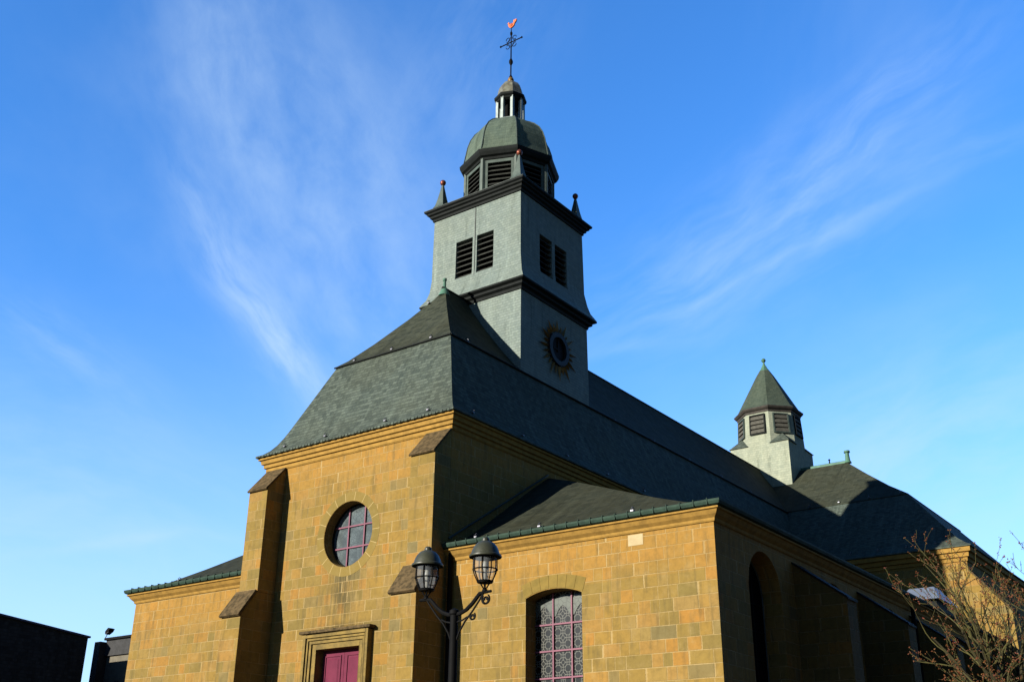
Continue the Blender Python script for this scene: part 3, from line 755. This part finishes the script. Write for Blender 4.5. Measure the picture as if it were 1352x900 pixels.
# aisle bodies stop at nave wall: trims built as boxes whose hidden edges lie inside the nave
aisle_trim(.03, AX, .05, 25.2, 0)
def aisle_roof(xw, xe, yf, yb, zg, name='aisle_roof'):
    ts = [(0, 0), (.06, .035), (.15, .11), (.3, .26), (.55, .53), (.8, .80), (1, 1.0)]
    rings = []
    sgn = 1 if xe > xw else -1
    for t, k in ts:
        y = yf-.05+4.95*t; xr = xe+sgn*.18-(xe+sgn*.18-xw)*t; z = zg+3.17*k
        rings.append([(xw, y, z), (xr, y, z), (xr, yb, z), (xw, yb, z)])
    rings = [[(p[0], p[1], zg-.1) for p in rings[0]]]+rings
    return MB().loft(rings, True, True).build(name, M['slate_low'], CH)
ar = aisle_roof(.002, AX, .05, 25.25, 8.53)
MB().tube([(.02, .0, 8.75), (.02, 4.9, 11.78)], .03, 5).build('wall_flashing', M['lead_lip'], ar)
for x in (1.0, 3.1, 5.9): put_hook(x, .02, 8.66, 0, ar)
# left aisle
LX = -13.9
MB().box(LX, NX0, .05, 25.25, 0, 8.55).build('aisle_wall', M['stone_low'], CH)
aisle_trim(LX, NX0-.03, .05, 25.2, .22)
ar2 = aisle_roof(NX0-.002, LX, .05, 25.25, 8.75)
for x in (-8.4, -11.6): put_hook(x, .02, 8.88, 0, ar2)
# rainwater pipes
MB().tube([(.16, -.07, 8.35), (.16, -.07, 0)], .06, 10).build('downpipe', M['iron'], CH, True)
MB().tube([(8.22, 14.2, 8.2), (8.22, 14.2, 0)], .07, 10).build('downpipe', M['iron'], CH, True)
# small zinc covered dormer over the side aisle eave
dorm = MB().box(6.9, 8.1, 17.6, 19.6, 8.6, 9.0).build('dormer', M['lead'], CH)
MB().loft([[(6.7, 17.4, 8.98), (8.25, 17.4, 8.98), (8.25, 19.8, 8.98), (6.7, 19.8, 8.98)], [(6.9, 18.6, 9.62), (7.8, 18.6, 9.62), (7.8, 19.4, 9.62), (6.9, 19.4, 9.62)]]).build('dormer_roof', M['zinc'], dorm)

# ================================================================== neighbouring buildings
SB = empty('slate_clad_building', (-24, -6, 0), 'dark slate-clad building with plain blind wall, left of the church', 'building')
def loc(o, p): o.parent = p; o.matrix_parent_inverse = Matrix.Translation(-Vector(p.location)); return o
wb = MB().prism([(-22, -30, 0), (-22, 3.7, 0), (-22, 3.7, 8.30), (-22, -30, 11.2)], (-9, 0, 0))
loc(wb.build('wall', M['dark_slate']), SB)
loc(MB().prism([(-21.93, -30.1, 11.2), (-21.93, 3.78, 8.30), (-21.93, 3.78, 8.37), (-21.93, -30.1, 11.28)], (-9.15, 0, 0)).build('verge', plain('blue_zinc_edge', (.05, .06, .12), (.04, .05, .09), .4, .5)), SB)
RB = empty('rendered_building', (-20, 8, 0), 'low grey rendered building with a dark flat roof edge, between slate wall and church', 'building')
loc(MB().box(-23.9, -15.5, 6, 14, 0, 7.95).build('wall', M['plaster']), RB)
loc(MB().box(-23.95, -15.4, 5.9, 14, 7.96, 8.62).build('roof_fascia', M['dark_render']), RB)
loc(MB().box(-24.0, -15.3, 5.8, 14.1, 8.625, 8.72).build('roof_edge', M['iron']), RB)
loc(MB().box(-24.35, -23.95, 5.6, 6.3, 0, 8.55).build('corner_pier', M['dark_render']), RB)
loc(MB().box(-23.1, -22.8, 5.985, 6.05, 6.1, 6.9).build('vent', M['dark_render']), RB)
pp = loc(MB().tube([(-24.6, 4.6, 8.1), (-24.6, 4.6, 0)], .09, 10).build('downpipe', M['pipe'], None, True), RB)
loc(MB().loft([[(-24.85, 4.35, 8.45), (-24.3, 4.35, 8.45), (-24.3, 4.85, 8.45), (-24.85, 4.85, 8.45)], [(-24.9, 4.3, 8.75), (-24.2, 4.3, 8.75), (-24.2, 4.9, 8.75), (-24.9, 4.9, 8.75)]]).build('hopper', M['zinc']), RB)
loc(MB().box(-24.9, -24.3, 4.4, 4.9, 8.05, 8.44).build('hopper_box', M['iron']), RB)
FL = empty('floodlight', (-23.9, 5.9, 8.72), 'small floodlight on a thin arm above the dark roof edge of the low grey building', 'floodlight')
loc(MB().tube([(-24.1, 5.9, 8.72), (-23.75, 5.75, 8.86), (-23.62, 5.7, 8.93)], .018, 6).build('arm', M['hook']), FL)
loc(MB().prism([(-23.72, 5.6, 8.86), (-23.50, 5.6, 8.95), (-23.42, 5.6, 9.06), (-23.55, 5.6, 9.10), (-23.72, 5.6, 8.97)], (0, .26, 0)).build('housing', M['iron']), FL)
loc(MB().prism([(-23.73, 5.62, 8.85), (-23.51, 5.62, 8.94), (-23.50, 5.62, 8.925), (-23.72, 5.62, 8.835)], (0, .22, 0)).build('lens', M['hook']), FL)

# ================================================================== unseen houses added right of the camera to block low sky light
def house(x, y0, y1, hw, hr, wallm, label):
    h = empty('sky_blocker_house', (x, (y0+y1)/2, 0), label, 'house', 'added unseen houses that block low sky light')
    loc(MB().box(x, x+9, y0, y1, 0, hw).build('wall', wallm), h)
    loc(MB().prism([(x-.3, y0+.01, hw), (x+4.5, y0+.01, hr), (x+9.3, y0+.01, hw)], (0, y1-y0-.02, 0)).build('roof', M['dark_slate']), h)
    n = int((y1-y0)/3)
    for k in range(n):
        for z in (1.2, 4.4, 7.4):
            if z+1.8 < hw:
                yc = y0+(k+.5)*(y1-y0)/n
                w = loc(MB().box(x-.03, x+.02, yc-.5, yc+.5, z, z+1.7).build('window', M['iron']), h)
                f = MB(); f.box(x-.06, x-.035, yc-.58, yc+.58, z-.1, z-.005); f.box(x-.06, x-.035, yc-.02, yc+.02, z, z+1.7)
                f.build('frame', M['zinc_post'], w)
yy = -34
for i, (L, hw, hr, lb) in enumerate(((11, 9.6, 13, 'added unseen brick house blocking sky light, near end of the row'), (9, 10.4, 14, 'added unseen dark house blocking sky light, highest slate ridge of the row'), (12, 9.0, 12.4, 'added unseen long dark house blocking sky light, middle of the row'), (10, 10, 13.6, 'added unseen dark house blocking sky light, beyond the long one'), (13, 9.3, 12.8, 'added unseen dark house blocking sky light, last of the row'))):
    house(24.5, yy, yy+L-.05, hw, hr, M['dark_render'] if i % 2 else M['house_brick'], lb); yy += L
# ================================================================== street lamp
LP = empty('street_lamp', (9.0, -10.7, 0), 'twin-armed street lamp with two domed caged lanterns and scrolled black ironwork', 'street lamp')
po = MB().lathe((0, 0, 0), [(.17, 0), (.17, .25), (.12, .3), (.12, .75), (.09, .82), (.075, .9), (.066, 2.6), (.058, 4.30), (.075, 4.32), (.07, 4.37), (.02, 4.40)], 16)
po.build('post', M['iron'], LP, True)
def spiral(c, r0, turns, sgn, start, n=26):
    return [(c[0]+sgn*r0*(1-.78*i/n)*math.cos(start+turns*2*math.pi*i/n), 0, c[1]+r0*(1-.78*i/n)*math.sin(start+turns*2*math.pi*i/n)) for i in range(n)]
for sx in (1, -1):
    arm = MB()
    P0 = [(0, 4.32), (.10, 4.315), (.22, 4.36), (.33, 4.44), (.41, 4.52), (.46, 4.565), (.53, 4.575), (.66, 4.58)]
    arm.tube([(sx*x, 0, z) for x, z in P0], [.03]*6+[.024, .02], 8)
    ao = arm.build('arm', M['iron'], LP, True)
    br2 = MB(); br2.tube([(sx*x, 0, z) for x, z in ((.04, 3.92), (.10, 4.06), (.20, 4.20), (.33, 4.33), (.45, 4.47), (.52, 4.56))], .015, 6)
    br2.tube([(sx*x, 0, z) for x, z in ((.05, 4.20), (.15, 4.22), (.24, 4.26))], .013, 6)
    br2.tube(spiral((.565, 4.47), .075, 1.25, sx, 2.2), .014, 6)
    br2.tube(spiral((.335, 4.255), .055, 1.25, sx, 2.2), .012, 6)
    br2.build('scroll', M['iron'], ao, True)
    c = (sx*.545, 0, 4.60)
    stem = MB()
    for k in range(4):
        a = R(45+90*k); stem.tube([(c[0], 0, c[2]+.0), (c[0]+.035*math.cos(a), .035*math.sin(a), c[2]+.05), (c[0]+.075*math.cos(a), .075*math.sin(a), c[2]+.115)], .011, 5)
    stem.lathe(c, [(.04, -.02), (.04, .01), (.015, .03)], 10)
    lan = MB().lathe(c, [(.235, .47), (.24, .485), (.235, .50), (.21, .515), (.195, .57), (.165, .63), (.12, .68), (.07, .705), (.055, .71), (.055, .74), (.035, .765), (.01, .77)], 28, 0, False).build('lantern', M['lamp_metal'], LP, True)
    stem.build('lantern_stem', M['iron'], lan)
    cg = MB()
    for k in range(8):
        a = R(22.5+45*k)
        cg.tube([(c[0]+r*math.cos(a), r*math.sin(a), c[2]+z) for r, z in ((.175, .475), (.178, .30), (.16, .235), (.105, .115))], .009, 5)
    for r, z, t in ((.178, .295, .010), (.178, .465, .012), (.108, .125, .014)):
        cg.tube([(c[0]+r*math.cos(2*math.pi*i/24), r*math.sin(2*math.pi*i/24), c[2]+z) for i in range(25)], t, 5)
    cg.lathe(c, [(.11, .105), (.112, .125), (.02, .13)], 20)
    cg.build('cage', M['iron'], lan)
    MB().lathe(c, [(.168, .472), (.170, .30), (.152, .235), (.098, .125)], 24, 0, False).build('glass', M['glass'], lan, True)
    MB().lathe(c, [(.02, .13), (.03, .2), (.03, .27), (.045, .34), (.035, .42), (.01, .45)], 12).build('bulb', plain('milky_bulb', (.22, .22, .20), (.18, .18, .16), .4, .4), lan, True)

# ================================================================== bare tree
TR = empty('bare_tree', (13.2, 4.8, 0), 'bare many-branched tree with moss-green shoots and reddish buds beside the church flank', 'tree')
M['bark'] = plain('mossy_bark', (.04, .036, .015), (.018, .014, .009), .85, .2, 0, 5)
M['twig'] = plain('green_twig', (.085, .080, .025), (.028, .022, .014), .7, .3, 0, 4)
M['bud'] = plain('red_bud', (.10, .02, .014), (.13, .06, .012), .6, .3, 0, 8)
trunk = MB(); twig = MB(); buds = MB()
def bud(p, s):
    for _ in range(2):
        d = Vector((random.uniform(-1, 1), random.uniform(-1, 1), random.uniform(-.3, 1))).normalized()*s
        e = d.orthogonal().normalized()*s*.45; f = d.cross(e).normalized()*s*.45
        q = p+Vector((random.uniform(-.03, .03), random.uniform(-.03, .03), random.uniform(-.03, .03)))
        buds.add([q, q+d*.5+e, q+d*.5+f, q+d*.5-e, q+d*.5-f, q+d*1.3], [(0, 2, 1), (0, 3, 2), (0, 4, 3), (0, 1, 4), (1, 2, 5), (2, 3, 5), (3, 4, 5), (4, 1, 5)])
def limb(p, d, L, r, depth):
    n = 7; pts = [p]; rs = [r]; d = d.normalized()
    for i in range(n):
        d = (d+Vector((random.gauss(0, .09), random.gauss(0, .09), random.gauss(0, .06)+.03))).normalized()
        p = p+d*(L/n); pts.append(p); rs.append(max(r*(1-.65*(i+1)/n), .0055))
        if depth < 3 and i >= (1 if depth else 0):
            for _ in range(1 if random.random() < (.8, .55, .4)[depth] else 0):
                sd = (d+Vector((random.gauss(0, .5), random.gauss(0, .5), random.gauss(0, .3)))).normalized()
                limb(p, sd, L*random.uniform(.32, .58), rs[-1]*.62, depth+1)
        if depth >= 2 and random.random() < .22: bud(p, random.uniform(.022, .038))
    (trunk if r > .045 else twig).tube(pts, rs, 6 if r > .03 else 4)
    if random.random() < .7: bud(pts[-1], random.uniform(.03, .05))
trunk.tube([(.35, .1, 0), (.25, .05, 1.4), (.1, .0, 2.8), (0, 0, 4.0)], [.22, .18, .15, .13], 10)
top = Vector((0, 0, 3.9))
for a, tilt, L in ((212, 38, 3.9), (205, 31, 3.6), (225, 26, 3.6), (190, 22, 3.9), (240, 12, 3.9), (170, 34, 3.6), (20, 14, 4.0), (30, 34, 3.9), (60, 48, 3.6), (100, 30, 3.9), (330, 26, 3.7), (300, 44, 3.2), (140, 16, 4.1), (270, 50, 2.2)):
    d = Vector((math.sin(R(tilt))*math.cos(R(a)), math.sin(R(tilt))*math.sin(R(a)), math.cos(R(tilt))))
    limb(top+Vector((0, 0, random.uniform(-.9, .1))), d, L*.86, .065, 0)
trunk.build('trunk', M['bark'], TR, True); tw = twig.build('twigs', M['twig'], TR, True); buds.build('buds', M['bud'], TR)
